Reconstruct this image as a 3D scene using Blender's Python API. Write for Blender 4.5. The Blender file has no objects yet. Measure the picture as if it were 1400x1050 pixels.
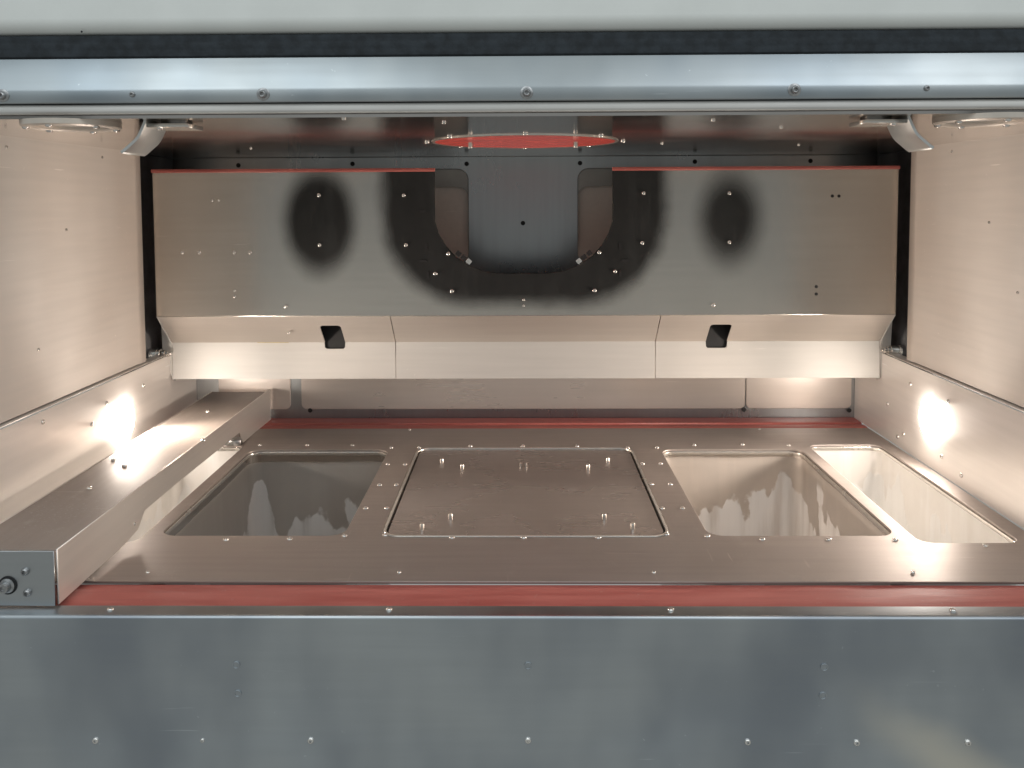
import bpy, bmesh, math, random
from mathutils import Matrix, Vector
random.seed(4)
C = bpy.context.scene.collection
sc = bpy.context.scene
PI = math.pi

# ------------------------------------------------------------------ camera
YAW, PITCH, ROLL = 0.0119, 0.0559, -0.0047
CAM = Vector((-0.0035, 0.0, 0.4082))
FPX, PPY = 1109.0, 334.7                       # focal length and principal row, in photo pixels (1400 wide)
def cam_axes():
    cy, sy, cp, sp = math.cos(YAW), math.sin(YAW), math.cos(PITCH), math.sin(PITCH)
    f = Vector((-sy*cp, cy*cp, -sp)); r = Vector((cy, sy, 0)); u = r.cross(f)
    cr, sr = math.cos(ROLL), math.sin(ROLL)
    return cr*r + sr*u, -sr*r + cr*u, f
AX_R, AX_U, AX_F = cam_axes()
cam_data = bpy.data.cameras.new('camera'); cam = bpy.data.objects.new('camera', cam_data); C.objects.link(cam)
m = Matrix.Identity(4)
for i in range(3):
    m[i][0], m[i][1], m[i][2], m[i][3] = AX_R[i], AX_U[i], -AX_F[i], CAM[i]
cam.matrix_world = m
cam_data.sensor_width = 36; cam_data.lens = FPX/1400*36
cam_data.shift_y = (PPY-525)/1400; cam_data.clip_start = 0.01; cam_data.clip_end = 100
sc.camera = cam

def U(px, py, ax, v):
    """point of a real plane (ax = v) that was measured in the photograph"""
    d = AX_R*((px-700)/FPX) + AX_U*((PPY-py)/FPX) + AX_F
    i = 'xyz'.index(ax)
    return CAM + d*((v-CAM[i])/d[i])

# ------------------------------------------------------------------ world and room lamps
sc.view_settings.view_transform = 'Standard'; sc.view_settings.look = 'None'
sc.view_settings.exposure = 0.0; sc.view_settings.gamma = 1.0
w = bpy.data.worlds.new('World'); sc.world = w; w.use_nodes = True
wn = w.node_tree; wn.nodes.clear()
wo = wn.nodes.new('ShaderNodeOutputWorld'); wb = wn.nodes.new('ShaderNodeBackground')
wt = wn.nodes.new('ShaderNodeTexCoord'); ws = wn.nodes.new('ShaderNodeSeparateXYZ')
wr = wn.nodes.new('ShaderNodeValToRGB'); wm = wn.nodes.new('ShaderNodeMapRange')
wn.links.new(wt.outputs['Generated'], ws.inputs[0]); wn.links.new(ws.outputs['Z'], wm.inputs['Value'])
wm.inputs['From Min'].default_value = -1; wm.inputs['From Max'].default_value = 1
wn.links.new(wm.outputs[0], wr.inputs[0]); wn.links.new(wr.outputs[0], wb.inputs[0]); wn.links.new(wb.outputs[0], wo.inputs[0])
cr = wr.color_ramp; cr.elements[0].position = 0.0; cr.elements[0].color = (0.26, 0.275, 0.275, 1)
cr.elements[1].position = 1.0; cr.elements[1].color = (0.50, 0.55, 0.57, 1)
for p_, c_ in ((.43, (.34, .35, .335, 1)), (.51, (.18, .195, .20, 1)), (.70, (.44, .49, .51, 1))):
    e_ = cr.elements.new(p_); e_.color = c_
wb.inputs[1].default_value = 1.0
def room_lamp(loc, size, power, col, target):
    d = bpy.data.lights.new('room_lamp', 'AREA'); d.shape = 'RECTANGLE'; d.size, d.size_y = size
    d.energy = power; d.color = col
    o = bpy.data.objects.new('room_lamp', d); C.objects.link(o); o.location = loc
    o.rotation_euler = (Vector(target)-Vector(loc)).to_track_quat('-Z', 'Y').to_euler()
room_lamp((-0.9, -0.6, 2.1), (1.0, 2.2), 12, (0.90, 0.97, 1.0), (-0.2, 0.5, 0))
room_lamp((1.1, -0.7, 2.1), (1.0, 2.2), 12, (0.93, 0.97, 1.0), (0.2, 0.5, 0))
sc.cycles.max_bounces = 16; sc.cycles.glossy_bounces = 12; sc.cycles.diffuse_bounces = 6
sc.cycles.use_denoising = True; sc.cycles.sample_clamp_indirect = 6.0; sc.cycles.blur_glossy = 0.3

# ------------------------------------------------------------------ helpers
WLOC = {}
def wl(o): return WLOC.get(o.name, Vector((0, 0, 0))) if o else Vector((0, 0, 0))
def tag(o, label, cat, group=None, kind=None):
    o['label'] = label
    if cat: o['category'] = cat
    if group: o['group'] = group
    if kind: o['kind'] = kind
    return o
def empty(name, loc, label, cat, group=None):
    o = bpy.data.objects.new(name, None); C.objects.link(o); o.location = loc; o.empty_display_size = .02
    WLOC[o.name] = Vector(loc)
    return tag(o, label, cat, group)
def link(name, mesh, mat, parent=None, origin=None, smooth=True):
    """mesh is in world coordinates; re-based onto its parent's (or own) origin"""
    o = bpy.data.objects.new(name, mesh); C.objects.link(o)
    base = wl(parent) if parent else Vector(origin or (0, 0, 0))
    mesh.transform(Matrix.Translation(-base))
    if parent: o.parent = parent
    else: o.location = base
    WLOC[o.name] = base
    mesh.materials.clear()
    if mat: mesh.materials.append(mat)
    if smooth:
        mesh.polygons.foreach_set('use_smooth', [True]*len(mesh.polygons))
        mesh.set_sharp_from_angle(angle=math.radians(38))
    mesh.update()
    return o
MAP = {'XY': Matrix(((1,0,0,0),(0,1,0,0),(0,0,1,0),(0,0,0,1))),
       'XZ': Matrix(((1,0,0,0),(0,0,-1,0),(0,1,0,0),(0,0,0,1))),     # local z faces -Y
       'YZ': Matrix(((0,0,1,0),(1,0,0,0),(0,1,0,0),(0,0,0,1)))}     # local z faces +X
def rrect(x0, y0, x1, y1, r=0, n=6):
    if r <= 0: return [(x0,y0),(x1,y0),(x1,y1),(x0,y1)]
    out = []
    for cx, cy, a in ((x1-r,y0+r,-90),(x1-r,y1-r,0),(x0+r,y1-r,90),(x0+r,y0+r,180)):
        for k in range(n+1):
            t = math.radians(a+90*k/n); out.append((cx+r*math.cos(t), cy+r*math.sin(t)))
    return out
def circle(cx, cy, r, n=48): return [(cx+r*math.cos(2*PI*k/n), cy+r*math.sin(2*PI*k/n)) for k in range(n)]
def plate_mesh(loops, plane, w0, w1, bevel=0.0):
    """flat plate: outline + holes, thickness from w0 to w1 along the plane's local z"""
    cu = bpy.data.curves.new('tmp', 'CURVE'); cu.dimensions = '2D'; cu.fill_mode = 'BOTH'
    cu.extrude = max((w1-w0)/2-bevel, 0); cu.bevel_depth = bevel; cu.bevel_resolution = 1; cu.offset = -bevel
    for lp in loops:
        sp = cu.splines.new('POLY'); sp.points.add(len(lp)-1); sp.use_cyclic_u = True
        for p, q in zip(sp.points, lp): p.co = (q[0], q[1], 0, 1)
    o = bpy.data.objects.new('tmp', cu); C.objects.link(o)
    dg = bpy.context.evaluated_depsgraph_get()
    me = bpy.data.meshes.new_from_object(o.evaluated_get(dg))
    bpy.data.objects.remove(o); bpy.data.curves.remove(cu)
    me.transform(MAP[plane] @ Matrix.Translation((0, 0, (w0+w1)/2)))
    return me
def plate(name, loops, plane, w0, w1, mat, parent=None, bevel=0.0, origin=None):
    flat = all(len(l) < 400 for l in loops) and plane != 'YZ' or (w1-w0) < .02
    return link(name, plate_mesh(loops, plane, w0, w1, bevel), mat, parent, origin, smooth=not flat)
def thick(pts, t):
    """closed outline of a sheet of thickness t following the polyline pts (offset to its left)"""
    off = []
    for i, p in enumerate(pts):
        a = Vector(pts[max(i-1,0)]); b = Vector(pts[min(i+1,len(pts)-1)]); q = Vector(p)
        n = Vector((0,0))
        for d in ((q-a), (b-q)):
            if d.length > 1e-9: d.normalize(); n += Vector((-d.y, d.x))
        n.normalize()
        d = (b-q) if (b-q).length > 1e-9 else (q-a); d.normalize()
        c = max(0.5, n.dot(Vector((-d.y, d.x))))
        off.append((q.x+n.x*t/c, q.y+n.y*t/c))
    return list(pts)+off[::-1]
def arc(cx, cy, r, a0, a1, n=6): return [(cx+r*math.cos(math.radians(a0+(a1-a0)*k/n)), cy+r*math.sin(math.radians(a0+(a1-a0)*k/n))) for k in range(n+1)]
def lathe_mesh(prof, n=16):
    bm = bmesh.new(); rings = []
    for r, z in prof:
        if r < 1e-7: rings.append([bm.verts.new((0,0,z))])
        else: rings.append([bm.verts.new((r*math.cos(2*PI*k/n), r*math.sin(2*PI*k/n), z)) for k in range(n)])
    for A, B in zip(rings, rings[1:]):
        for k in range(n):
            k2 = (k+1) % n
            f = [A[k % len(A)], A[k2 % len(A)], B[k2 % len(B)], B[k % len(B)]]
            f = list(dict.fromkeys(f))
            if len(f) > 2: bm.faces.new(f)
    bmesh.ops.recalc_face_normals(bm, faces=bm.faces)
    me = bpy.data.meshes.new('lathe'); bm.to_mesh(me); bm.free()
    return me
ROT = {'up': Matrix.Identity(4), 'down': Matrix.Rotation(PI,4,'X'), 'front': Matrix.Rotation(PI/2,4,'X'),
       'right': Matrix.Rotation(PI/2,4,'Y'), 'left': Matrix.Rotation(-PI/2,4,'Y')}
def lathe(name, prof, loc, face, mat, parent=None, n=24, origin=None):
    me = lathe_mesh(prof, n); me.transform(Matrix.Translation(loc) @ ROT[face])
    return link(name, me, mat, parent, origin)
SHARED = {}
def stamp(name, key, loc, face, parent, rot=None):
    """a repeated small piece that shares its mesh"""
    o = bpy.data.objects.new(name, SHARED[key]); C.objects.link(o)
    o.parent = parent; o.location = Vector(loc) - wl(parent)
    mm = ROT[face] @ Matrix.Rotation(random.uniform(0, 6.28) if rot is None else rot, 4, 'Z')
    o.rotation_euler = mm.to_euler()
    return o

# ------------------------------------------------------------------ materials
def nodes(name):
    m = bpy.data.materials.new(name); m.use_nodes = True
    nt = m.node_tree; b = nt.nodes['Principled BSDF']
    return m, nt, b
def N(nt, typ, **kw):
    n = nt.nodes.new(typ)
    for k, v in kw.items():
        if hasattr(n, k): setattr(n, k, v)
        else: n.inputs[k].default_value = v
    return n
def math_n(nt, op, a, b=None, c=None, clamp=False):
    n = nt.nodes.new('ShaderNodeMath'); n.operation = op; n.use_clamp = clamp
    for i, v in enumerate((a, b, c)):
        if v is None: continue
        if isinstance(v, (int, float)): n.inputs[i].default_value = v
        else: nt.links.new(v, n.inputs[i])
    return n.outputs[0]
def ramp(nt, v, a, b, ca=0.0, cb=1.0, smooth=True):
    n = nt.nodes.new('ShaderNodeMapRange'); n.interpolation_type = 'SMOOTHSTEP' if smooth else 'LINEAR'
    nt.links.new(v, n.inputs['Value'])
    n.inputs['From Min'].default_value = a; n.inputs['From Max'].default_value = b
    n.inputs['To Min'].default_value = ca; n.inputs['To Max'].default_value = cb
    return n.outputs['Result']
def mix(nt, f, a, b):
    n = nt.nodes.new('ShaderNodeMix'); n.data_type = 'RGBA'
    if isinstance(f, (int, float)): n.inputs[0].default_value = f
    else: nt.links.new(f, n.inputs[0])
    for i, v in ((6, a), (7, b)):
        if isinstance(v, tuple): n.inputs[i].default_value = (*v, 1)
        else: nt.links.new(v, n.inputs[i])
    return n.outputs[2]
def noise(nt, vec, scale, detail=3, rough=.55):
    n = N(nt, 'ShaderNodeTexNoise'); n.inputs['Scale'].default_value = scale
    n.inputs['Detail'].default_value = detail; n.inputs['Roughness'].default_value = rough
    nt.links.new(vec, n.inputs['Vector']); return n.outputs['Fac']
def stretch(nt, vec, s):
    n = N(nt, 'ShaderNodeMapping'); n.inputs['Scale'].default_value = s; nt.links.new(vec, n.inputs['Vector']); return n.outputs[0]
def steel(name, col=(.60,.58,.56), rough=.3, brush=(1,60,60), brush_amt=.08, smudge=.10, wave=.0, stain_or_sheen=(.42,.39,.36), stain_or_sheen_amt=.25, smudge_or_sheen_scale=7, fine=.02, metal=1.0, scratch=.25, dust=0.0):
    m, nt, b = nodes(name)
    tc = N(nt, 'ShaderNodeTexCoord').outputs['Object']
    st = noise(nt, stretch(nt, tc, tuple(k*.5 if k > 5 else k for k in brush)), 3.6, 2, .5)
    sm = noise(nt, tc, smudge_or_sheen_scale, 3, .45)
    sm2 = noise(nt, stretch(nt, tc, (1.3,1.3,.8)), smudge_or_sheen_scale*.45, 3, .5)
    r = math_n(nt, 'ADD', rough-brush_amt/2-smudge/2, math_n(nt, 'MULTIPLY', st, brush_amt))
    r = math_n(nt, 'ADD', r, math_n(nt, 'MULTIPLY', ramp(nt, sm, .25, .8), smudge), clamp=True)
    nt.links.new(r, b.inputs['Roughness'])
    c = mix(nt, ramp(nt, sm2, .30, .75, 0, stain_or_sheen_amt), col, stain_or_sheen)
    c = mix(nt, ramp(nt, st, .3, .75, 0, .18), c, tuple(x*.72 for x in col))
    mp = N(nt, 'ShaderNodeMapping'); mp.inputs['Rotation'].default_value = (.5, .5, .62); mp.inputs['Scale'].default_value = (3, 70, 70); nt.links.new(tc, mp.inputs['Vector'])
    mp2 = N(nt, 'ShaderNodeMapping'); mp2.inputs['Rotation'].default_value = (-.7, .35, -.9); mp2.inputs['Scale'].default_value = (70, 5, 70); nt.links.new(tc, mp2.inputs['Vector'])
    sc1 = math_n(nt, 'MAXIMUM', ramp(nt, noise(nt, mp.outputs[0], 3, 2, .5), .71, .76), ramp(nt, noise(nt, mp2.outputs[0], 2.4, 2, .5), .72, .77))
    sc1 = math_n(nt, 'MULTIPLY', sc1, ramp(nt, noise(nt, tc, 11, 2), .45, .62))
    c = mix(nt, math_n(nt, 'MULTIPLY', sc1, scratch), c, tuple(min(1, x*1.35) for x in col))
    mt = metal
    if dust > 0:
        dm = math_n(nt, 'MULTIPLY', ramp(nt, noise(nt, tc, 420, 2, .6), .60, .70), ramp(nt, noise(nt, tc, 13, 3), .42, .65, 0, dust))
        dm = math_n(nt, 'MAXIMUM', dm, ramp(nt, noise(nt, tc, 22, 5, .65), .58, .74, 0, dust*.55))
        c = mix(nt, dm, c, (.52, .47, .43))
        mt = math_n(nt, 'MULTIPLY', math_n(nt, 'SUBTRACT', 1.0, dm), metal)
    nt.links.new(c, b.inputs['Base Color'])
    if isinstance(mt, float): b.inputs['Metallic'].default_value = mt
    else: nt.links.new(mt, b.inputs['Metallic'])
    h = math_n(nt, 'MULTIPLY', st, fine*.003)
    if wave > 0: h = math_n(nt, 'ADD', h, math_n(nt, 'MULTIPLY', noise(nt, tc, 3.2, 1, .4), wave*.03))
    bp = N(nt, 'ShaderNodeBump'); bp.inputs['Strength'].default_value = 1.0; bp.inputs['Distance'].default_value = 1.0
    nt.links.new(h, bp.inputs['Height']); nt.links.new(bp.outputs[0], b.inputs['Normal'])
    return m
def plain(name, col, rough=.5, metal=0.0, bump=0.0, scale=60, var=.15, spec=.5):
    m, nt, b = nodes(name)
    tc = N(nt, 'ShaderNodeTexCoord').outputs['Object']
    n1 = noise(nt, tc, scale, 4)
    nt.links.new(mix(nt, ramp(nt, n1, .3, .7), tuple(x*(1-var) for x in col), tuple(min(1,x*(1+var)) for x in col)), b.inputs['Base Color'])
    b.inputs['Roughness'].default_value = rough; b.inputs['Metallic'].default_value = metal
    b.inputs['Specular IOR Level'].default_value = spec
    if bump:
        bp = N(nt, 'ShaderNodeBump'); bp.inputs['Strength'].default_value = bump; bp.inputs['Distance'].default_value = .002
        nt.links.new(n1, bp.inputs['Height']); nt.links.new(bp.outputs[0], b.inputs['Normal'])
    return m
M = {}
M['wall'] = steel('satin_wall_steel', (.70,.655,.61), .56, (60,1.5,60), .05, .16, .04, (.55,.465,.40), .75, 5, .002, metal=.38, scratch=.5)
M['base'] = steel('polished_wall_base', (.84,.795,.755), .33, (60,1.5,60), .04, .08, .03, (.74,.69,.65), .4, 8, .001, metal=.40, scratch=.5)
M['ceiling'] = steel('mirror_ceiling_steel', (.72,.665,.62), .13, (1.2,40,40), .02, .08, .04, (.60,.545,.50), .3, 9, .001)
M['deck'] = steel('brushed_deck_steel', (.45,.395,.365), .48, (1.5,70,60), .08, .10, .03, (.37,.315,.28), .5, 9, .002, metal=.80, scratch=.6, dust=.35)
M['platform'] = steel('platform_steel', (.46,.40,.375), .28, (1.2,60,60), .06, .10, .03, (.35,.30,.27), .6, 7, 0, metal=.85, scratch=.4, dust=.3)
M['back'] = steel('back_wall_steel', (.37,.385,.39), .30, (60,60,1.5), .04, .10, .03, (.34,.35,.36), .3, 6, .004)
M['backlow'] = steel('lower_back_steel', (.64,.58,.535), .30, (1.5,60,60), .05, .08, .03, (.50,.44,.40), .4, 6, 0, metal=.60)
M['skirt'] = steel('skirt_steel', (.60,.58,.55), .56, (1.5,60,60), .05, .06, .02, (.51,.485,.45), .45, 6, .001, metal=.20, scratch=.4)
M['slope'] = steel('sloping_strip_steel', (.66,.61,.56), .38, (1.5,60,60), .05, .08, .03, (.54,.47,.41), .5, 6, .001, metal=.62, scratch=.4)
M['hook'] = steel('hook_steel', (.70,.71,.70), .38, (30,30,30), .04, .06, 0, (.6,.6,.58), .3, 20, .001, metal=.85)
M['front'] = steel('front_panel_steel', (.53,.565,.58), .40, (1.2,60,60), .06, .14, .06, (.31,.34,.38), .95, 11, .002, scratch=.45)  # mottled second colour paints in the cloudy room reflections
def paint_reflection(m):  # pale diagonal light reflection painted into the panel colour
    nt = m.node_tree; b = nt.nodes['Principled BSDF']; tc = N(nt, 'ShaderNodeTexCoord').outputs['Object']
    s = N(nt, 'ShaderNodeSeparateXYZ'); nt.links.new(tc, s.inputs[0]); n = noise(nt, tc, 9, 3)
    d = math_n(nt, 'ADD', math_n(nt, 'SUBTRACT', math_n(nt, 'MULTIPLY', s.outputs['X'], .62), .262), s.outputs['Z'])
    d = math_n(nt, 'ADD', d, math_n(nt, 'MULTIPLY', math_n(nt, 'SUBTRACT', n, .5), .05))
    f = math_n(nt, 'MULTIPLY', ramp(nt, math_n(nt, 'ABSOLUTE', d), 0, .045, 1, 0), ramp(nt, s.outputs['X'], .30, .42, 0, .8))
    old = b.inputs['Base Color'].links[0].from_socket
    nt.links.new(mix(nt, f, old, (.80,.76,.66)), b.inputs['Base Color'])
paint_reflection(M['front'])
M['frame'] = steel('door_frame_steel', (.55,.58,.585), .34, (1.2,60,60), .05, .14, .10, (.35,.40,.44), .85, 10, .002, scratch=.5)  # cloudy reflections on the bar are painted in by the second colour
M['lip'] = steel('dull_lip_steel', (.70,.675,.64), .5, (1.2,60,60), .06, .10, .03, (.46,.44,.42), .5, 9, .002, metal=.7)
M['beam'] = steel('beam_steel', (.36,.305,.27), .50, (60,1.2,60), .07, .10, .03, (.27,.225,.195), .6, 9, .002, metal=.35, scratch=.5, dust=.45)
M['beamside'] = steel('beam_side_steel', (.74,.69,.64), .38, (60,1.2,60), .05, .10, .02, (.66,.61,.56), .3, 7, .005, metal=.60)
M['beamend'] = steel('beam_end_steel', (.47,.49,.50), .38, (1.2,60,60), .05, .10, .02, (.4,.41,.43), .3, 9, .004)
M['bright'] = steel('bright_steel', (.74,.71,.66), .25, (30,30,30), .05, .06, .0, (.64,.6,.55), .2, 30, .004, metal=.85)
M['screw'] = plain('screw_steel', (.82,.79,.75), .24, .9, .0, 300, .12)
M['dullscrew'] = plain('dull_screw_steel', (.42,.42,.42), .36, 1.0, .0, 300, .15)
M['dark'] = plain('dark_recess', (.012,.012,.013), .7, 0, .0)
M['cavity_shade'] = plain('black_gap_shade', (.034,.034,.037), .55, 0, .1, 40, .3)  # black colour stands in for shade inside the gaps
M['rubber'] = plain('black_rubber', (.020,.026,.032), .62, 0, .3, 90, .35, .4)
M['white'] = plain('white_painted_sheet', (.84,.855,.82), .42, 0, .03, 14, .03)
M['ringwhite'] = plain('pale_ring', (.74,.66,.58), .35, .3, .0, 50, .06)
M['film'] = plain('dull_window_plate', (.33,.32,.30), .45, .7, .0, 9, .15)
M['sealant'] = plain('yellow_sealant', (.45,.36,.12), .5, 0, .2, 90, .3)
M['lampring'] = plain('lamp_ring_enamel', (.85,.82,.78), .5, 0, 0, 50, .03)
M['pin'] = plain('pin_steel', (.72,.66,.60), .28, 1.0, .0, 100, .1)
def red(name, col, rough):
    m, nt, b = nodes(name)
    tc = N(nt, 'ShaderNodeTexCoord').outputs['Object']
    a = noise(nt, stretch(nt, tc, (1.2,14,14)), 6, 5, .65); d = noise(nt, tc, 160, 3)
    c = mix(nt, ramp(nt, a, .2, .85), tuple(x*.8 for x in col), (min(1,col[0]*1.18), col[1]*1.7, col[2]*1.7))
    nt.links.new(mix(nt, ramp(nt, d, .62, .8, 0, .35), c, (.50,.30,.27)), b.inputs['Base Color'])
    nt.links.new(ramp(nt, a, .3, .7, rough-.08, rough+.1), b.inputs['Roughness'])
    bp = N(nt, 'ShaderNodeBump'); bp.inputs['Strength'].default_value = .15; bp.inputs['Distance'].default_value = .002
    nt.links.new(a, bp.inputs['Height']); nt.links.new(bp.outputs[0], b.inputs['Normal'])
    return m
M['red'] = red('red_silicone', (.44,.095,.078), .48)
M['redgloss'] = red('red_gloss_silicone', (.62,.055,.04), .22)
def lens_mat(strength):
    m, nt, b = nodes('lit_lamp_lens')
    b.inputs['Base Color'].default_value = (.9,.85,.78,1); b.inputs['Roughness'].default_value = .3
    b.inputs['Emission Color'].default_value = (1.0,.90,.80,1); b.inputs['Emission Strength'].default_value = strength
    return m
M['lens'] = lens_mat(105)

def sooty_panel():
    m = steel('sooty_panel_steel', (.63,.60,.55), .21, (1.5,60,60), .05, .09, .05, (.47,.43,.385), .7, 5, .0005, metal=.90, scratch=.4)
    nt = m.node_tree; b = nt.nodes['Principled BSDF']; out = [n for n in nt.nodes if n.type == 'OUTPUT_MATERIAL'][0]
    tc = N(nt, 'ShaderNodeTexCoord').outputs['Object']
    s = N(nt, 'ShaderNodeSeparateXYZ'); nt.links.new(tc, s.inputs[0]); x, z = s.outputs['X'], s.outputs['Z']
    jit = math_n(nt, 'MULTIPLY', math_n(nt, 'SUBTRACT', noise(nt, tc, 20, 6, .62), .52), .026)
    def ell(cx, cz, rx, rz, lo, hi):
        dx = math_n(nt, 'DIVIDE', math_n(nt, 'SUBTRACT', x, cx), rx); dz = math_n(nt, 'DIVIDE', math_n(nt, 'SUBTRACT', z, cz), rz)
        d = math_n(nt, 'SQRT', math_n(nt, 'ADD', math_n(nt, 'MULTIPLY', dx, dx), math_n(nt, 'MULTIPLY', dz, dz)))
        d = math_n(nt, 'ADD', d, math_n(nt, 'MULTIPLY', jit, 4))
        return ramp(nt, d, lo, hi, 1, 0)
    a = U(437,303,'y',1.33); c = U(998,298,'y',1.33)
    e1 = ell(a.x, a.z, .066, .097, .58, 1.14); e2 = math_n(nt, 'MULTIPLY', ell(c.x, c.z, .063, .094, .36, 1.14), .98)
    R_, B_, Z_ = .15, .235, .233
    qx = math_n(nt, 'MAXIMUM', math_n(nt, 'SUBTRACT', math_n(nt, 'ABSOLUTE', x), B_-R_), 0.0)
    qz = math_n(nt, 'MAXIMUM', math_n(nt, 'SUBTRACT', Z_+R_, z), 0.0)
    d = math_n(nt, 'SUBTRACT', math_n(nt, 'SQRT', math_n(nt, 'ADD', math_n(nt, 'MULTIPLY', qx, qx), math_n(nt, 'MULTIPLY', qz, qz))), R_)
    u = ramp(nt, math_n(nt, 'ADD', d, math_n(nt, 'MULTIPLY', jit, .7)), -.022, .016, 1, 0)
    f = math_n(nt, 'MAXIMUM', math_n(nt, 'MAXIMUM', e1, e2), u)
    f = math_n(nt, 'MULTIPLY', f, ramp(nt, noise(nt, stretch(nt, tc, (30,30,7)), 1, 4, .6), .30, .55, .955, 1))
    soot = N(nt, 'ShaderNodeBsdfPrincipled'); soot.inputs['Roughness'].default_value = .55
    soot.inputs['Specular IOR Level'].default_value = .25
    nt.links.new(mix(nt, noise(nt, tc, 14, 4), (.011,.0115,.0115), (.028,.029,.028)), soot.inputs['Base Color'])
    mx = N(nt, 'ShaderNodeMixShader'); nt.links.new(f, mx.inputs[0]); nt.links.new(b.outputs[0], mx.inputs[1]); nt.links.new(soot.outputs[0], mx.inputs[2])
    nt.links.new(mx.outputs[0], out.inputs['Surface'])
    return m
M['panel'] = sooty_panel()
def residue(name, film, flake, film_amt, z_rim, z_flake, ragged, flake_rough=.6, film_rough=.42):
    """bin wall: clean rim on top, a film of powder below, pale ragged flakes lower down"""
    m, nt, b = nodes(name)
    tc = N(nt, 'ShaderNodeTexCoord').outputs['Object']
    s = N(nt, 'ShaderNodeSeparateXYZ'); nt.links.new(tc, s.inputs[0]); z = s.outputs['Z']
    n1 = noise(nt, stretch(nt, tc, (26,26,14)), 1, 3, .5); n2 = noise(nt, tc, 10, 4, .6); n3 = noise(nt, stretch(nt, tc, (40,40,4)), 1, 4)
    blob = noise(nt, stretch(nt, tc, (17,17,6)), 1, 2, .4); edge = noise(nt, tc, 120, 3, .6)
    v = math_n(nt, 'ADD', math_n(nt, 'MULTIPLY', math_n(nt, 'SUBTRACT', z_flake, z), ragged), blob)
    v = math_n(nt, 'ADD', v, math_n(nt, 'ADD', math_n(nt, 'MULTIPLY', math_n(nt, 'SUBTRACT', n1, .5), .45), math_n(nt, 'MULTIPLY', math_n(nt, 'SUBTRACT', edge, .5), .05)))
    fl = math_n(nt, 'MULTIPLY', ramp(nt, v, .53, .56, 0, 1), ramp(nt, n3, .30, .55, .55, 1))
    fl = math_n(nt, 'MULTIPLY', fl, ramp(nt, z, z_rim-.030, z_rim-.012, 1, 0))
    fm = math_n(nt, 'MULTIPLY', ramp(nt, math_n(nt, 'ADD', z, math_n(nt, 'MULTIPLY', n2, .008)), z_rim-.004, z_rim+.004, 1, 0), ramp(nt, n2, .25, .6, film_amt*.75, film_amt))
    base = (.62,.58,.54)
    c = mix(nt, fm, base, film)
    c = mix(nt, ramp(nt, n3, .45, .75, 0, .35), c, tuple(min(1,k*1.25) for k in film))
    fc = mix(nt, n3, tuple(k*.8 for k in flake), flake)
    c = mix(nt, fl, c, fc)
    nt.links.new(c, b.inputs['Base Color'])
    mt = math_n(nt, 'SUBTRACT', 1.0, math_n(nt, 'MAXIMUM', math_n(nt, 'MULTIPLY', fm, .85), fl), clamp=True)
    nt.links.new(mt, b.inputs['Metallic'])
    r = math_n(nt, 'ADD', .22, math_n(nt, 'ADD', math_n(nt, 'MULTIPLY', fm, film_rough-.22), math_n(nt, 'MULTIPLY', fl, flake_rough-film_rough)), clamp=True)
    nt.links.new(r, b.inputs['Roughness'])
    bp = N(nt, 'ShaderNodeBump'); bp.inputs['Strength'].default_value = .35; bp.inputs['Distance'].default_value = .0015
    nt.links.new(math_n(nt, 'ADD', fl, math_n(nt, 'MULTIPLY', n2, .4)), bp.inputs['Height']); nt.links.new(bp.outputs[0], b.inputs['Normal'])
    return m
M['binL'] = residue('grey_residue', (.44,.42,.39), (.78,.77,.75), .85, -.018, -.088, 2.8)
M['binR'] = residue('tan_residue', (.58,.52,.465), (.90,.885,.865), .75, -.010, -.062, 3.2)
M['binO'] = residue('lamplit_residue', (.92,.895,.86), (.94,.93,.91), .80, -.004, -.060, 3.0)  # film painted near white for the lamplight falling into the outer bins

# ------------------------------------------------------------------ shared small pieces
def socket_head(r, h, hexr):
    """button-head cap screw with a recessed hexagon socket"""
    bm = bmesh.new(); n = 12
    def ring(rad, z, k=n, off=0): return [bm.verts.new((rad*math.cos(2*PI*i/k+off), rad*math.sin(2*PI*i/k+off), z)) for i in range(k)]
    A, B, Cc, D = ring(r, -.0005), ring(r, h*.35), ring(r*.84, h*.8), ring(hexr*1.25, h)
    E, F = ring(hexr, h*.96), ring(hexr*.9, h*.25)
    for P, Q in ((A,B),(B,Cc),(Cc,D),(D,E),(E,F)):
        for i in range(n): bm.faces.new((P[i], P[(i+1)%n], Q[(i+1)%n], Q[i]))
    bm.faces.new(F)
    bmesh.ops.recalc_face_normals(bm, faces=bm.faces)
    me = bpy.data.meshes.new('screw'); bm.to_mesh(me); bm.free()
    me.polygons.foreach_set('use_smooth', [True]*len(me.polygons)); me.set_sharp_from_angle(angle=math.radians(50))
    return me
def shared(key, me, mat): me.materials.append(mat); SHARED[key] = me
shared('screw', socket_head(.0033, .0024, .0013), M['screw'])
shared('small_screw', socket_head(.0022, .0018, .0009), M['screw'])
shared('deck_screw', socket_head(.0035, .0016, .0017), M['screw'])
shared('frame_bolt', socket_head(.0040, .0036, .0019), M['dullscrew'])
shared('frame_screw', socket_head(.0028, .0022, .0013), M['dullscrew'])
def smooth_lathe(prof, n=14):
    me = lathe_mesh(prof, n); me.polygons.foreach_set('use_smooth', [True]*len(me.polygons)); me.set_sharp_from_angle(angle=math.radians(40)); return me
shared('washer', smooth_lathe([(.0028,-.0004),(.0062,-.0004),(.0062,.0007),(.0058,.0010),(.0028,.0010)], 20), M['dullscrew'])
shared('rivet', smooth_lathe([(.0034,-.0004),(.0034,.0003),(.0026,.0012),(.0012,.0016),(0,.0017)]), M['dullscrew'])
shared('ring_mark', smooth_lathe([(.0038,-.0004),(.0038,.0006),(.0032,.0009),(.0026,.0006),(.0026,.0002),(0,.0002)], 18), M['front'])
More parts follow.
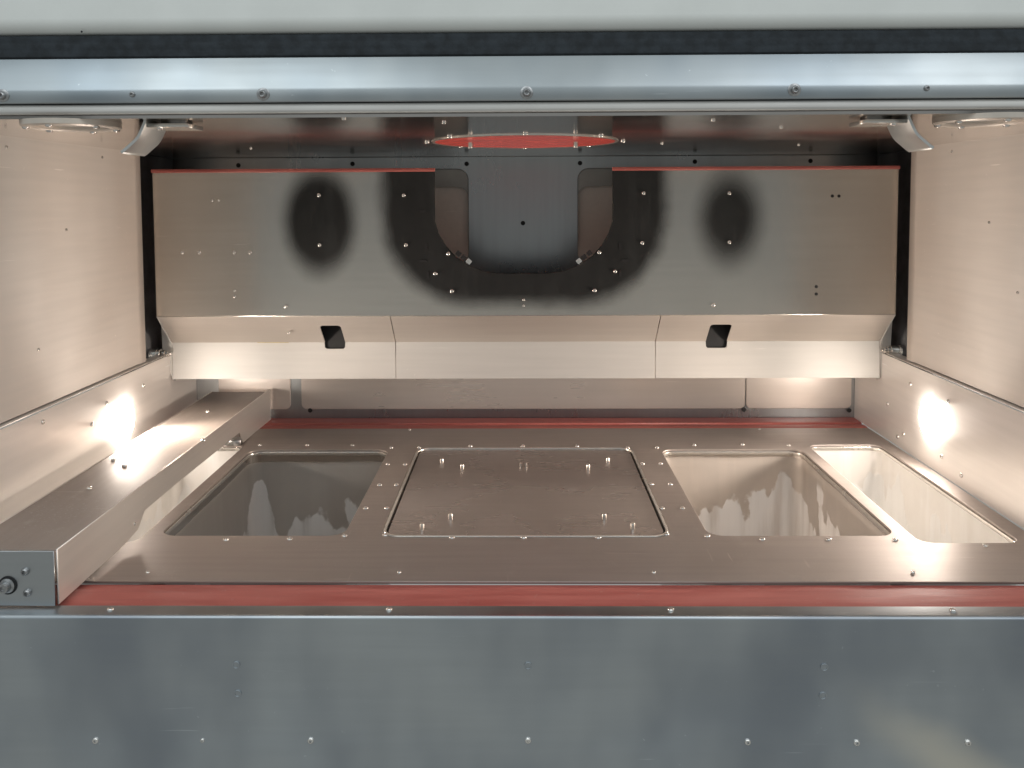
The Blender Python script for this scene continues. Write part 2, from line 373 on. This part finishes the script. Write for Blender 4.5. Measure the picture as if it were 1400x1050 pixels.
shared('pin', smooth_lathe([(.0030,-.0006),(.0028,.0066),(.0024,.0072),(0,.0073)], 14), M['pin'])
shared('stud', smooth_lathe([(.0020,-.0006),(.0020,.0052),(.0016,.0056),(0,.0057)], 10), M['pin'])
shared('hole', smooth_lathe([(.0026,.0004),(.0022,.0005),(0,.0005)], 12), M['dark'])
shared('bighole', smooth_lathe([(.0042,.0004),(.0036,.0006),(0,.0006)], 14), M['dark'])

# ------------------------------------------------------------------ the setting
XW, XB, ZL, ZC, YB = .6206, .6126, .147, .487, 1.495
YF = .774
BIN = (.222, .965, .449, 1.305); OUT = (.468, .945, .587, 1.329); PLAT = (.172, .965, 1.3087)
def mir(q): return (-q[2], q[1], -q[0], q[3])

holes = [rrect(*BIN, .020), rrect(*mir(BIN), .020), rrect(*OUT, .016), rrect(*mir(OUT), .016), rrect(-PLAT[0]-.005, PLAT[1]-.005, PLAT[0]+.005, PLAT[2]+.005, .022)]
deck = plate('floor', [rrect(-XB+.001, .8465, XB-.001, 1.428)]+holes, 'XY', -.003, 0, M['deck'], bevel=.0006, origin=(0,1.13,0))
tag(deck, 'brown brushed steel deck with openings cut around the square platform', 'deck', kind='structure')
for px, py in [(482,609),(535,612),(573,612),(643,610),(715,610),(789,610),(858,612),(898,612),(530,635),(554,635),(519,663),(542,663),(500,695),(529,695),
               (878,634),(903,634),(890,662),(916,662),(905,695),(933,695),(471,732.5),(527,731.5),(618,735),(716,735),(818,735),(911,730.5),(309,738),(396,737),
               (967,733),(1042,737.5),(1133,737.5),(1224,738),(1347,746),(949,608.5),(1015,608),(1078,609),(355,609),(420,608.5)]:
    stamp('screw', 'deck_screw', U(px,py,'z',0), 'up', deck)
for px, py in [(546,783),(894,783),(202,783),(1248,783),(1038,587),(560,588)]:
    stamp('screw', 'small_screw', U(px,py,'z',0), 'up', deck)

ceil = plate('ceiling', [rrect(-.72, .776, .72, YB+.01)], 'XY', ZC, ZC+.003, M['ceiling'], origin=(0,1.13,ZC))
tag(ceil, 'mirror polished steel ceiling of the chamber', 'ceiling', kind='structure')
for px, py, in [(343,203),(1092,198),(1068,174),(470,162),(607,167),(975,164),(905,196)]:
    stamp('screw', 'small_screw', U(px,py,'z',ZC), 'down', ceil)

# back wall with the two recessed windows that show through the cut-out of the tilting panel
def at_back(px, py): p = U(px,py,'y',YB); return p.x, p.z
xl, zt = at_back(640,231); xr, _ = at_back(790,231)
winL = rrect(xl-.085, .29, xl, zt, .020); winR = rrect(xr, .29, xr+.085, zt, .020)
bw = plate('back_wall', [rrect(-.72, -.01, .72, ZC)] + [winL, winR], 'XZ', -YB-.004, -YB, M['back'], bevel=.0007, origin=(0,YB,0))
tag(bw, 'blue grey steel back wall behind the tilting panel', 'wall', kind='structure')
for q, s in ((winL, -1), (winR, 1)):
    x0, x1 = min(p[0] for p in q), max(p[0] for p in q)
    zi = at_back(640,255)[1]
    inner = rrect(x0-.02, .28, x1-.0, zi, .022) if s < 0 else rrect(x0, .28, x1+.02, zi, .022)
    plate('window_frame', [rrect(x0-.03, .26, x1+.03, zt+.02), inner], 'XZ', -YB-.009, -YB-.006, M['film'], bw)
    plate('window_plate', [rrect(x0-.035, .25, x1+.035, zt+.02)], 'XZ', -YB-.018, -YB-.015, M['wall'], bw)
for px, py in [(482,224),(638,224),(793,223),(950,221),(326,226),(1108,220),(715,305)]:
    p = U(px,py,'y',YB); stamp('bolt_hole', 'bighole', (p.x, YB, p.z), 'front', bw)
# raised sheet along the foot of the back wall
p0 = at_back(413,560); p1 = at_back(1163,558)
ks = at_back(1019,540)[0]
plate('foot_plate', [rrect(p0[0], p1[1], ks-.0008, .16, .010)], 'XZ', -YB, -YB+.003, M['backlow'], bw, bevel=.001)
plate('foot_plate', [rrect(ks+.0008, p1[1], p1[0], .16, .010)], 'XZ', -YB, -YB+.003, M['backlow'], bw, bevel=.001)
plate('foot_plate', [rrect(at_back(300,550)[0], p1[1], at_back(398,550)[0], .16, .010)], 'XZ', -YB, -YB+.003, M['backlow'], bw, bevel=.001)
for px, py in [(1017,560),(1161,561),(424,561)]:
    p = U(px,py,'y',YB-.003); stamp('bolt_hole', 'bighole', (p.x, YB-.0032, p.z), 'front', bw)

for s, nm in ((-1, 'left'), (1, 'right')):
    prof = [(YF+.004, 0), (1.2835, 0), (1.2865, -.0016)] + [(1.308, -.0016)] + arc(1.308, .008, .008, -90, 0, 5) + [(1.316, .03)]
    prof = thick(prof, .0018)
    loops = [[(q[1]*1+XW, q[0]) for q in prof]] if s > 0 else [[(-XW-q[1], q[0]) for q in prof][::-1]]
    wall = plate('side_wall', loops, 'XY', ZL-.0006, ZC+.0018, M['wall'], origin=(s*XW, 1.05, ZL))
    tag(wall, f'tall satin steel {nm} side wall glowing tan under the ceiling', 'wall', kind='structure')
    base = plate('wall_base', [thick([(1.44, 0), (.80, 0)], -.0018) if s < 0 else thick([(.80, 0), (1.44, 0)], -.0018)], 'YZ', 0, 1, M['base'], origin=(s*XB,1.1,0)) if False else None
    a, b_ = (XB, XB+.0016) if s > 0 else (-XB-.0016, -XB)
    base = plate('wall_base', [rrect(YF+.004, .0004, YB-.0012, ZL-.0045), circle(1.2126, .0735, .0300)], 'YZ', a, b_, M['base'], bevel=.0005, origin=(s*XB,1.1,0))
    tag(base, f'low polished steel {nm} wall base holding the round lamp', 'wall', kind='structure')
    a, b_ = (XB+.0018, XW+.012) if s > 0 else (-XW-.012, -XB-.0018)
    plate('ledge', [rrect(a, YF+.004, b_, 1.40)], 'XY', ZL-.0040, ZL-.0020, M['base'], base, bevel=.0004)
    a, b_ = (XW+.0025, XW+.006) if s > 0 else (-XW-.006, -XW-.0025)
    plate('gap_light_block', [rrect(YF+.004, ZL-.0019, 1.30, ZL+.01)], 'YZ', a, b_, M['cavity_shade'], base)  # black strip added to block light leaking through the ledge gap
    # added black sheets stand for the shade of the gap behind the wall
    a, b_ = (.665, .668) if s > 0 else (-.668, -.665)
    liner = plate('gap_shade', [rrect(1.318, .12, YB-.0005, ZC-.0008)], 'YZ', a, b_, M['cavity_shade'], origin=(s*.666,1.4,.1))  # added black sheet standing for shade, not a liner of the machine
    tag(liner, f'black sheet put in as the shade of the gap beside the {nm} edge of the tilting panel', 'liner', kind='structure')
    a, b_ = (.646, .664) if s > 0 else (-.664, -.646)
    plate('gap_shade_floor', [rrect(min(s*.6145,s*.690), 1.322, max(s*.6145,s*.690), YB-.0005)], 'XY', .100, .106, M['cavity_shade'], liner)  # closing plate added to stop light leaking in from below
    plate('gap_shade_post', [rrect(a, 1.345, b_, YB-.001)], 'XY', .12, ZC-.001, M['cavity_shade'], liner)
wallL = [o for o in C.objects if o.name.startswith('side_wall')]; baseL = [o for o in C.objects if o.name.startswith('wall_base')]
for px, py in [(139,215),(90,314),(8,201),(52,478)]:
    p = U(px,py,'x',-XW); stamp('screw', 'small_screw', p, 'right', wallL[0])
for px, py in [(1302,207),(1353,304),(1392,400)]:
    p = U(px,py,'x',XW); stamp('screw', 'small_screw', p, 'left', wallL[1])
for px, py in [(145,551),(125,580),(196,527),(58,577),(165,566)]:
    p = U(px,py,'x',-XB); stamp('screw', 'screw', p, 'right', baseL[0])
for px, py in [(1297,549),(1288,624),(1315,650),(1245,525),(1214,552),(1228,597),(1236,593)]:
    p = U(px,py,'x',XB); stamp('screw', 'screw', p, 'left', baseL[1])

# ------------------------------------------------------------------ lamps in the wall bases
for s, nm in ((-1,'left'),(1,'right')):
    t = empty('chamber_lamp', (s*XB, 1.2126, .0735), f'lit round lamp set in the low {nm} wall base', 'lamp', 'round lamps in the wall bases')
    f = 'left' if s > 0 else 'right'
    loc = (s*XB, 1.2126, .0735)
    lathe('lens', [(.0286,-.0010),(.0284,.0024),(.0265,.0050),(.022,.0070),(.012,.0082),(0,.0086)], loc, f, M['lens'], t, 40)
    lathe('bezel', [(.0288,-.0012),(.0288,.0010),(.0294,.0012),(.0300,.0008),(.0301,.0002)], loc, f, M['lampring'], t, 40)

    d = bpy.data.lights.new('lamp_beam', 'SPOT'); d.energy = 14; d.color = (1.0, .86, .74); d.spot_size = math.radians(118); d.spot_blend = 1.0; d.shadow_soft_size = .028
    lo = bpy.data.objects.new('lamp_beam', d); C.objects.link(lo); lo.location = (s*(XB-.016), 1.2126, .0735)
    lo.rotation_euler = (Vector((0, 1.10, .13))-lo.location).to_track_quat('-Z', 'Y').to_euler()

# ------------------------------------------------------------------ red silicone seals on the deck
def strip(name, y0, y1, x0, x1, z, h, mat, label):
    """slightly crowned and wavy rubber strip"""
    bm = bmesh.new(); nx, ny = 120, 6; g = []
    for i in range(nx+1):
        row = []
        for j in range(ny+1):
            v = j/ny; x = x0+(x1-x0)*i/nx
            wob = .0004*math.sin(x*23+1.3)+.0003*math.sin(x*61+v*2)
            row.append(bm.verts.new((x, y0+(y1-y0)*v + (wob if 0 < j < ny else 0), z+h*(1-(2*v-1)**4)+wob*.5*(0 < j < ny))))
        g.append(row)
    for i in range(nx):
        for j in range(ny): bm.faces.new((g[i][j], g[i+1][j], g[i+1][j+1], g[i][j+1]))
    lo = [[bm.verts.new((r[j].co.x, r[j].co.y, z-.003)) for j in (0, ny)] for r in g]
    for i in range(nx):
        bm.faces.new((lo[i][0], lo[i+1][0], g[i+1][0], g[i][0])); bm.faces.new((g[i][ny], g[i+1][ny], lo[i+1][1], lo[i][1]))
        bm.faces.new((lo[i+1][0], lo[i][0], lo[i][1], lo[i+1][1]))
    bmesh.ops.recalc_face_normals(bm, faces=bm.faces)
    me = bpy.data.meshes.new('strip'); bm.to_mesh(me); bm.free()
    o = link(name, me, mat, None, ((x0+x1)/2, (y0+y1)/2, z))
    return tag(o, label, 'seal', 'red seal strips of the deck')
strip('seal_strip', .7955, .8455, -.61, .611, -.0035, .0015, M['red'], 'wide red rubber seal strip along the front edge of the deck')
strip('seal_strip', 1.4290, 1.4560, -.612, .612, -.0025, .0022, M['red'], 'thin red rubber seal strip at the foot of the back wall')
rs = [o for o in C.objects if o.name.startswith('seal_strip')][1]
plate('seal_lip', [rrect(-.612, 1.4585, .612, 1.4935)], 'XY', -.004, .0012, M['red'], rs, bevel=.0006)

# ------------------------------------------------------------------ build platform in the middle of the deck
bp = empty('build_platform', (0, 1.137, 0), 'square steel platform with short pins in the middle of the deck', 'platform')
W_, Y0, Y1 = PLAT
plate('frame', [rrect(-W_-.0042, Y0-.0042, W_+.0042, Y1+.0042, .0215), rrect(-W_-.0008, Y0-.0008, W_+.0008, Y1+.0008, .019)], 'XY', -.02, .0012, M['bright'], bp, bevel=.0006)
plate('plate', [rrect(-W_+.0018, Y0+.0018, W_-.0018, Y1-.0018, .0175)], 'XY', -.012, -.0012, M['platform'], bp, bevel=.0005)
plate('groove_light_block', [rrect(-W_-.004, Y0-.004, W_+.004, Y1+.004, .02)], 'XY', -.024, -.021, M['dark'], bp)  # black plate added to keep light from below out of the groove
for px, py in [(604,633),(632,641),(804,641),(831,632),(577,724),(616,710),(826,710),(865,723)]:
    stamp('pin', 'pin', U(px,py,'z',-.0012), 'up', bp)
for px, py in [(712,637),(719,637)]: stamp('stud', 'stud', U(px,py,'z',-.0012), 'up', bp)

# ------------------------------------------------------------------ powder bins under the openings
def bin_(q, mat, label, r, depth=.30):
    x0, y0, x1, y1 = q; e = .0012
    t = empty('powder_bin', ((x0+x1)/2, (y0+y1)/2, 0), label, 'bin', 'powder bins sunk in the deck')
    lp = rrect(x0-e, y0-e, x1+e, y1+e, r, 8); bm = bmesh.new(); n = len(lp)
    zs = [-.0032, -.02, -.06, -.12, -.2, -depth]
    rg = [[bm.verts.new((p[0], p[1], z)) for p in lp] for z in zs]
    for A, B in zip(rg, rg[1:]):
        for i in range(n): bm.faces.new((A[i], A[(i+1)%n], B[(i+1)%n], B[i]))
    bm.faces.new(rg[-1])
    bmesh.ops.recalc_face_normals(bm, faces=bm.faces); bmesh.ops.reverse_faces(bm, faces=bm.faces)
    me = bpy.data.meshes.new('liner'); bm.to_mesh(me); bm.free()
    link('liner', me, mat, t)
    plate('rim', [rrect(x0-.0024, y0-.0024, x1+.0024, y1+.0024, r+.001, 8), rrect(x0+.0012, y0+.0012, x1-.0012, y1-.0012, r, 8)], 'XY', -.009, -.0034, M['bright'], t, bevel=.0008)
    return t
bin_(mir(BIN), M['binL'], 'dark square powder bin with grey drips on its back wall, left of the platform', .020)
bin_(BIN, M['binR'], 'pale square powder bin with tan residue, right of the platform', .020)
bin_(OUT, M['binO'], 'narrow bright powder bin below the lamp of the right wall', .016)
bin_(mir(OUT), M['binO'], 'narrow bright powder bin half hidden under the long box beam', .016)

# ------------------------------------------------------------------ long box beam on the left
bx = empty('box_beam', (-.533, .79, 0), 'long steel box beam lying front to back along the left wall', 'beam')
XR, XL_, ZT, YE = -.4718, -.5735, .0589, 1.484
foot = [(.792,.0022),(.9285,.0050),(.9616,.0089),(.980,.0255),(1.0717,.0262),(1.3199,.0245),(1.334,.0030),(YE,.0012)]
plate('side_plate', [foot+[(YE,ZT),(.792,ZT)]], 'YZ', XR-.0016, XR, M['beamside'], bx, bevel=.0004)
plate('side_lip', [[(.792,ZT-.012),(YE-.02,ZT-.012),(YE-.02,ZT),(.792,ZT)]], 'YZ', XL_, XL_+.0016, M['beamside'], bx, bevel=.0004)
plate('top_plate', [rrect(XL_+.0018, .7925, XR-.0018, YE-.02)], 'XY', ZT-.0022, ZT-.0006, M['beam'], bx, bevel=.0004)
plate('end_plate', [[(XL_-.02,.0022),(XR-.0030,.0016),(XR-.0022,ZT-.0008),(XL_-.02,ZT-.0008)]], 'XZ', -.7915, -.7895, M['beamend'], bx, bevel=.0006)
for px, py in [(122,668),(155,629),(278,602),(284,563),(170,637)]:
    stamp('screw', 'screw', U(px,py,'z',ZT-.0006), 'up', bx)
for px, py in [(35,781),(38,810)]: stamp('bolt', 'frame_bolt', U(px,py,'y',.7895), 'front', bx)
p = U(11,800,'y',.7895)
kn = lathe('knob', [(.0075,-.0005),(.0075,.002),(.0054,.0030),(.0054,.0075),(.0046,.0088),(.0028,.0090),(.0024,.0070),(0,.0070)], p, 'front', M['dullscrew'], bx, 20)
lathe('washer', [(.0076,-.0006),(.0094,-.0006),(.0094,.0008),(.0076,.0010)], p, 'front', M['dark'], bx, 24)
p = U(184,716,'x',XR); stamp('screw', 'small_screw', p, 'right', bx)
plate('foot_bracket', [rrect(-.500, 1.325, -.474, 1.345)], 'XY', .0006, .010, M['dullscrew'], bx, bevel=.001)

# ------------------------------------------------------------------ tilting panel in front of the back wall
YP, YS = 1.33, 1.385
tp = empty('tilting_panel', (0, YP, 0), 'wide steel panel with black soot stains and a U-shaped cut-out', 'panel')
XP, ZP0, ZP1 = .610, .2165, .4565
cut = [(-.1452, ZP1+.01), (-.1452, .372)] + [(-.139,.352),(-.128,.333),(-.112,.3145),(-.0915,.3005),(-.066,.2905),(-.036,.2865),(.036,.2865),(.066,.2905),(.0915,.3005),(.112,.3145),(.128,.333),(.139,.352)] + [(.1452,.372),(.1452,ZP1+.01)]
outl = [(-XP,ZP1),(-XP,ZP0),(XP,ZP0),(XP,ZP1),(.1452,ZP1)] + cut[1:-1][::-1] + [(-.1452,ZP1)]
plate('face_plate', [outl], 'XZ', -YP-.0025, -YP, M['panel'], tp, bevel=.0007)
for x0, x1 in ((-XP, -.1452), (.1452, XP)):
    plate('seal_strip', [rrect(YP-.0045, ZP1-.0022, YP+.0060, ZP1+.0035, .0020, 4)], 'YZ', x0, x1, M['red'], tp)
# sloping strip in three lengths, the outer two with a dark window each
def slope_strip(x0, x1, hole):
    a = Vector((YP+.0005, ZP0-.0006)); b = Vector((YS-.0005, .1634)); L = (b-a).length
    lp = [[(x0,0),(x1,0),(x1,L),(x0,L)]]
    if hole:
        a0, a1, c = hole[0], hole[1], hole[2]
        lp = [[(x0,0),(x1,0),(x1,L),(a1,L),(a1,c+.005),(a1-.0015,c+.0015),(a1-.005,c),(a0+.005,c),(a0+.0015,c+.0015),(a0,c+.005),(a0,L),(x0,L)]]
    me = plate_mesh(lp, 'XY', -.002, 0, .0003)
    d = (b-a)/L; nrm = Vector((-d.y, d.x))            # local x -> X, y -> down the slope
    if nrm.x > 0: nrm = -nrm
    mm = Matrix(((1,0,0,0),(0,d.x,nrm.x,a.x),(0,d.y,nrm.y,a.y),(0,0,0,1)))
    me.transform(mm)
    bm = bmesh.new(); bm.from_mesh(me); bmesh.ops.recalc_face_normals(bm, faces=bm.faces); bm.to_mesh(me); bm.free()
    return link('sloping_strip', me, M['slope'], tp)
h1 = (U(437,455,'y',1.355).x, U(467,455,'y',1.355).x); h2 = (U(970,455,'y',1.355).x, U(1001,455,'y',1.355).x)
S0, S1 = -.2215, .2255
slope_strip(-XP+.0012, S0-.0006, (h1[0]+.0015, h1[1]-.0005, .026, .0735))
slope_strip(S0+.0006, S1-.0006, None)
slope_strip(S1+.0006, XP-.0012, (h2[0]+.0005, h2[1]-.0015, .026, .0735))
for x0, x1, hx in ((-XP+.001, S0-.0006, h1), (S0+.0006, S1-.0006, None), (S1+.0006, XP-.001, h2)):
    lp = [(x0,.0995),(x1,.0995),(x1,.1636)]
    if hx: lp += [(hx[1]-.0005,.1636),(hx[1]-.0012,.1545),(hx[1]-.004,.1520),(hx[0]+.004,.1520),(hx[0]+.0012,.1545),(hx[0]+.0005,.1636)]
    lp += [(x0,.1636)]
    plate('skirt', [lp], 'XZ', -YS-.002, -YS, M['skirt'], tp, bevel=.0003)
for hx in (h1, h2):
    plate('window_recess', [rrect(hx[0]-.02, .10, hx[1]+.02, .205)], 'XZ', -YS-.0060, -YS-.0035, M['dark'], tp)
# side flanges and pivots
for s in (-1, 1):
    fl = [(YP+.002,ZP0-.001),(YS-.001,.1625),(YS-.001,.1000),(YS+.010,.094),(YS+.022,.118),(YP+.03,ZP0+.02),(YP+.004,ZP0+.02)]
    a, b_ = (XP-.0008, XP+.0008) if s > 0 else (-XP-.0008, -XP+.0008)
    plate('side_flange', [fl], 'YZ', a, b_, M['skirt'], tp, bevel=.0003)
    if s > 0: q1 = [(1220,438),(1205,466),(1205,515),(1217,490)]; q2 = [(1222,492),(1216,489),(1207,507),(1220,517)]; ro, bo = (1224,479), (1211,479)
    else:     q1 = [(220,440),(235,468),(235,515),(223,492)]; q2 = [(219,497),(226,494),(233,512),(221,519)]; ro, bo = (213,484), (228,484)
    def pts(q, y): r_ = [U(x,z,'y',y) for x, z in q]; r_ = [(p.x,p.z) for p in r_]; return r_
    plate('front_flange', [pts(q1, 1.3835)], 'XZ', -1.3850, -1.3835, M['skirt'], tp, bevel=.0002)
    plate('gusset', [pts(q2, 1.3870)], 'XZ', -1.3890, -1.3870, M['dullscrew'], tp, bevel=.0002)
    a = U(*ro,'y',1.374); b_ = U(*bo,'y',1.374)
    lathe('pivot_roller', [(0,-.0095),(.0080,-.0095),(.0088,-.0088),(.0088,.0030),(.0080,.0038),(.0080,.0052),(.0088,.0060),(.0088,.0088),(.0080,.0095),(0,.0095)], a, 'right', M['bright'], tp, 24)
    lathe('pivot_bolt', [(.0072,-.006),(.0072,-.002),(.0056,-.0015),(.0056,.0025),(.0034,.0030),(.0034,.0062),(.0018,.0075),(0,.0075)], b_, 'left' if s > 0 else 'right', M['bright'], tp, 20)
    c = U(ro[0]-(3 if s > 0 else -1), ro[1]+12, 'y', 1.368)
    plate('pivot_block', [rrect(c.x-.009, c.z-.0048, c.x+.009, c.z+.0040, .002, 3)], 'XZ', -1.380, -1.366, M['bright'], tp, bevel=.0006)
for px, py in [(290,274),(299,274),(249,345),(272,345),(320,345),(342,345),(321,397),(321,405),(391,419),(436,267),(437,335),(552,267),(555,335),(613,347),(595,374),(618,398),
               (716,410),(716,418),(813,397),(841,371),(819,345),(878,332),(880,264),(997,264),(997,331),(975,417)]:
    small = (px, py) in [(290,274),(299,274),(321,397),(321,405),(716,410),(716,418)]
    stamp('screw', 'small_screw' if small else 'screw', U(px,py,'y',YP), 'front', tp)
for px, py in [(1138,268),(1147,268),(1116,392),(1116,402)]: stamp('bolt_hole', 'hole', U(px,py,'y',YP), 'front', tp)
for px, py, w_, h_ in [(582.5,338,.0042,.012),(578,357,.012,.0042),(848,337,.0042,.012),(855,356,.012,.0042),(578,289,.010,.0042),(585,376,.004,.012),(848,374,.004,.011)]:
    p = U(px,py,'y',YP); plate('slot', [rrect(p.x-w_/2, p.z-h_/2, p.x+w_/2, p.z+h_/2, .0018, 3)], 'XZ', -YP, -YP+.0006, M['dark'], tp)
for s in (-1, 1):            # small sheet-metal tabs at the foot of the cut-out
    for k in range(3):
        x, z = s*(.1085-.0085*k), .3185-.0065*k
        me = plate_mesh([rrect(-.0042,-.002,.0042,.0055,.001,2)], 'XZ', -.001, .003)
        me.transform(Matrix.Translation((x, YP, z)) @ Matrix.Rotation(s*math.radians(-40), 4, 'Y'))
        link('tab', me, M['dark'] if k < 2 else M['screw'], tp)
p = U(395,455,'y',1.357); stamp('screw', 'small_screw', p, 'front', tp)
a = U(352,469,'y',YS); b_ = U(395,468,'y',YS)
plate('sealant_bead', [rrect(a.x, .1628, b_.x, .1643)], 'XZ', -YS, -YS+.0008, M['sealant'], tp)

# ------------------------------------------------------------------ ceiling fittings
ZG, cx, cy, R0 = ZC, .0015, 1.112, .1245
wg = empty('ceiling_window', (cx, cy, ZC), 'round red gasket in a steel rim in the middle of the ceiling', 'gasket')
lathe('rim', [(R0+.0022,-.0004),(R0+.0020,.0010),(R0+.0012,.0016),(R0-.0015,.0016),(R0-.0022,.0012),(R0-.0022,.0004)], (cx,cy,ZG), 'down', M['bright'], wg, 72)
lathe('gasket', [(R0-.0021,.0012),(R0-.010,.0016),(R0-.022,.0010),(R0-.05,.0008),(0,.0006)], (cx,cy,ZG), 'down', M['redgloss'], wg, 72)
for k in range(8):
    t = 2*PI*k/8; stamp('screw', 'screw', (cx+.1335*math.cos(t), cy+.1335*math.sin(t), ZG), 'down', wg)
for px in (643, 787):
    q = U(px,190,'y',1.08); stamp('pin', 'pin', (q.x, 1.08, ZG-.0035), 'down', wg)
for s, nm in ((-1,'left'),(1,'right')):
    vx, vy = s*.453, .812
    t = empty('ceiling_port', (vx, vy, ZC), f'pale oval ring screwed to the ceiling above the {nm} wall', 'port', 'round ports in the ceiling')
    lathe('ring', [(.0345,-.0004),(.0345,.0040),(.0365,.0058),(.0420,.0062),(.0450,.0046),(.0455,-.0004)], (vx,vy,ZC), 'down', M['ringwhite'], t, 56)
    lathe('cover', [(.0345,.0012),(0,.0012)], (vx,vy,ZC), 'down', M['wall'], t, 40)
    for k in range(6):
        a = 2*PI*(k+.5)/6; stamp('screw', 'screw', (vx+.0400*math.cos(a), vy+.0400*math.sin(a), ZC-.0058), 'down', t)
# hook brackets
for s, nm in ((-1,'left'),(1,'right')):
    t = empty('hook_bracket', (s*.377, .82, ZC), f'bent steel hook hanging from the ceiling beside the {nm} side wall', 'bracket', 'hooks under the ceiling')
    prof = [(.3705,.4866),(.3725,.4820),(.3762,.4742),(.3785,.4702),(.3815,.4665),(.3925,.4572),(.3960,.4548)]
    lp = thick(prof, .0030)
    lp = [(s*x, z) for x, z in lp]
    if s < 0: lp = lp[::-1]
    plate('hook', [lp], 'XZ', -.845, -.796, M['hook'], t, bevel=.0004)
    a, b_ = sorted((s*.333, s*.3725))
    plate('mount_plate', [rrect(a, .800, b_, .842)], 'XY', ZC-.0062, ZC-.0022, M['bright'], t, bevel=.0005)
    plate('spacer', [rrect(a+.008, .815, b_-.008, .835)], 'XY', ZC-.0022, ZC-.0001, M['dullscrew'], t)
    stamp('screw', 'screw', (s*.3620, .806, ZC-.0062), 'down', t)
q = U(254,158,'y',.80)
cl = plate('clip', [rrect(q.x-.0085, q.z-.0035, q.x+.0085, q.z+.0040, .001, 2)], 'XZ', -.830, -.800, M['pin'], [o for o in C.objects if o.name == 'hook_bracket'][0], bevel=.0005)

# ------------------------------------------------------------------ door frame, rubber seal and hood across the top
XE = .78
df = empty('door_frame', (0, YF, .5), 'bluish steel frame bar with bolts above the chamber opening', 'frame bar')
prof = [(.806,.5440),(.7788,.5440),(.7758,.5180)] + [(.7746,.5152),(.7743,.5130),(.7735,.5030)] + arc(.7750,.5030,.0015,180,270,3) + [(.806,.5015)]
plate('bar', [prof], 'YZ', -XE, XE, M['frame'], df)
lipp = [(.7785,.5006),(.7775,.4994),(.7772,.4955)] + arc(.7802,.4940,.0032,165,270,5) + [(.790,.4906),(.806,.4898),(.806,.5006)]
plate('lip', [lipp], 'YZ', -XE, XE, M['lip'], df)
for px, py, k in [(4,131,'b'),(181,129,'s'),(360,129,'b'),(720,127,'b'),(1086,123,'b'),(1267,120.5,'s')]:
    p = U(px,py,'y',YF)
    if k == 'b':
        stamp('washer', 'washer', p, 'front', df); stamp('bolt', 'frame_bolt', p+Vector((0,-.0009,0)), 'front', df)
    else: stamp('screw', 'frame_screw', p, 'front', df)
rb = bmesh.new(); ring = []
prof = [(.800,.5445),(.7790,.5445),(.7773,.5460),(.7770,.5500),(.7772,.5515),(.7770,.5530),(.7770,.5580),(.7772,.5595),(.7770,.5610),(.7772,.5650),(.7790,.5662),(.800,.5662)]
sl = plate('rubber_seal', [prof], 'YZ', -XE, XE, M['rubber'], origin=(0,.78,.55))
tag(sl, 'black rubber seal running between the white hood and the steel frame bar', 'seal')
prof = [(.86,.5668),(.7850,.5668)] + arc(.7850,.5808,.0140,270,180,8) + [(.7700,.72),(.86,.72)]
hd = plate('hood_panel', [prof], 'YZ', -XE, XE, M['white'], origin=(0,.78,.6))
tag(hd, 'pale grey painted hood panel across the top above the black seal', 'hood')
p = U(111,43,'y',.7722); stamp('pin_hole', 'hole', (p.x, .7735, p.z), 'front', hd).scale = (.4,.4,1)

# ------------------------------------------------------------------ front panel below the opening
fp = empty('front_panel', (0, YF, -.15), 'grey steel front panel with painted-in cloudy reflections below the red seal strip', 'panel')
prof = [(.7950,-.0006),(.7785,-.0006)] + arc(.7785,-.0046,.0040,90,180,6)[1:] + [(.7742,-.05),(.7740,-.1248),(.7732,-.1268),(.7650,-.30)]
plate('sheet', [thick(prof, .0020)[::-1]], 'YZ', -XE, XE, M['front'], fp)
for px, py, k in [(131,1012,'screw'),(277,1012,'small_screw'),(425,1012,'screw'),(722,1012,'screw'),(1022,1014,'screw'),(1171,1015,'screw'),(1323,1015,'screw')]:
    stamp('screw', k, U(px,py,'y',.7738), 'front', fp)
for px, py, k in [(323,909,'ring_mark'),(325,948,'ring_mark'),(1127,912,'ring_mark'),(1125,951,'ring_mark'),(722,910,'ring_mark')]:
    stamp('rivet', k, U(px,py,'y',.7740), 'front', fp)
for px, py in [(151,834),(532,834),(917,834.5),(1303,835)]: stamp('screw', 'screw', U(px,py,'z',-.0006), 'up', fp)
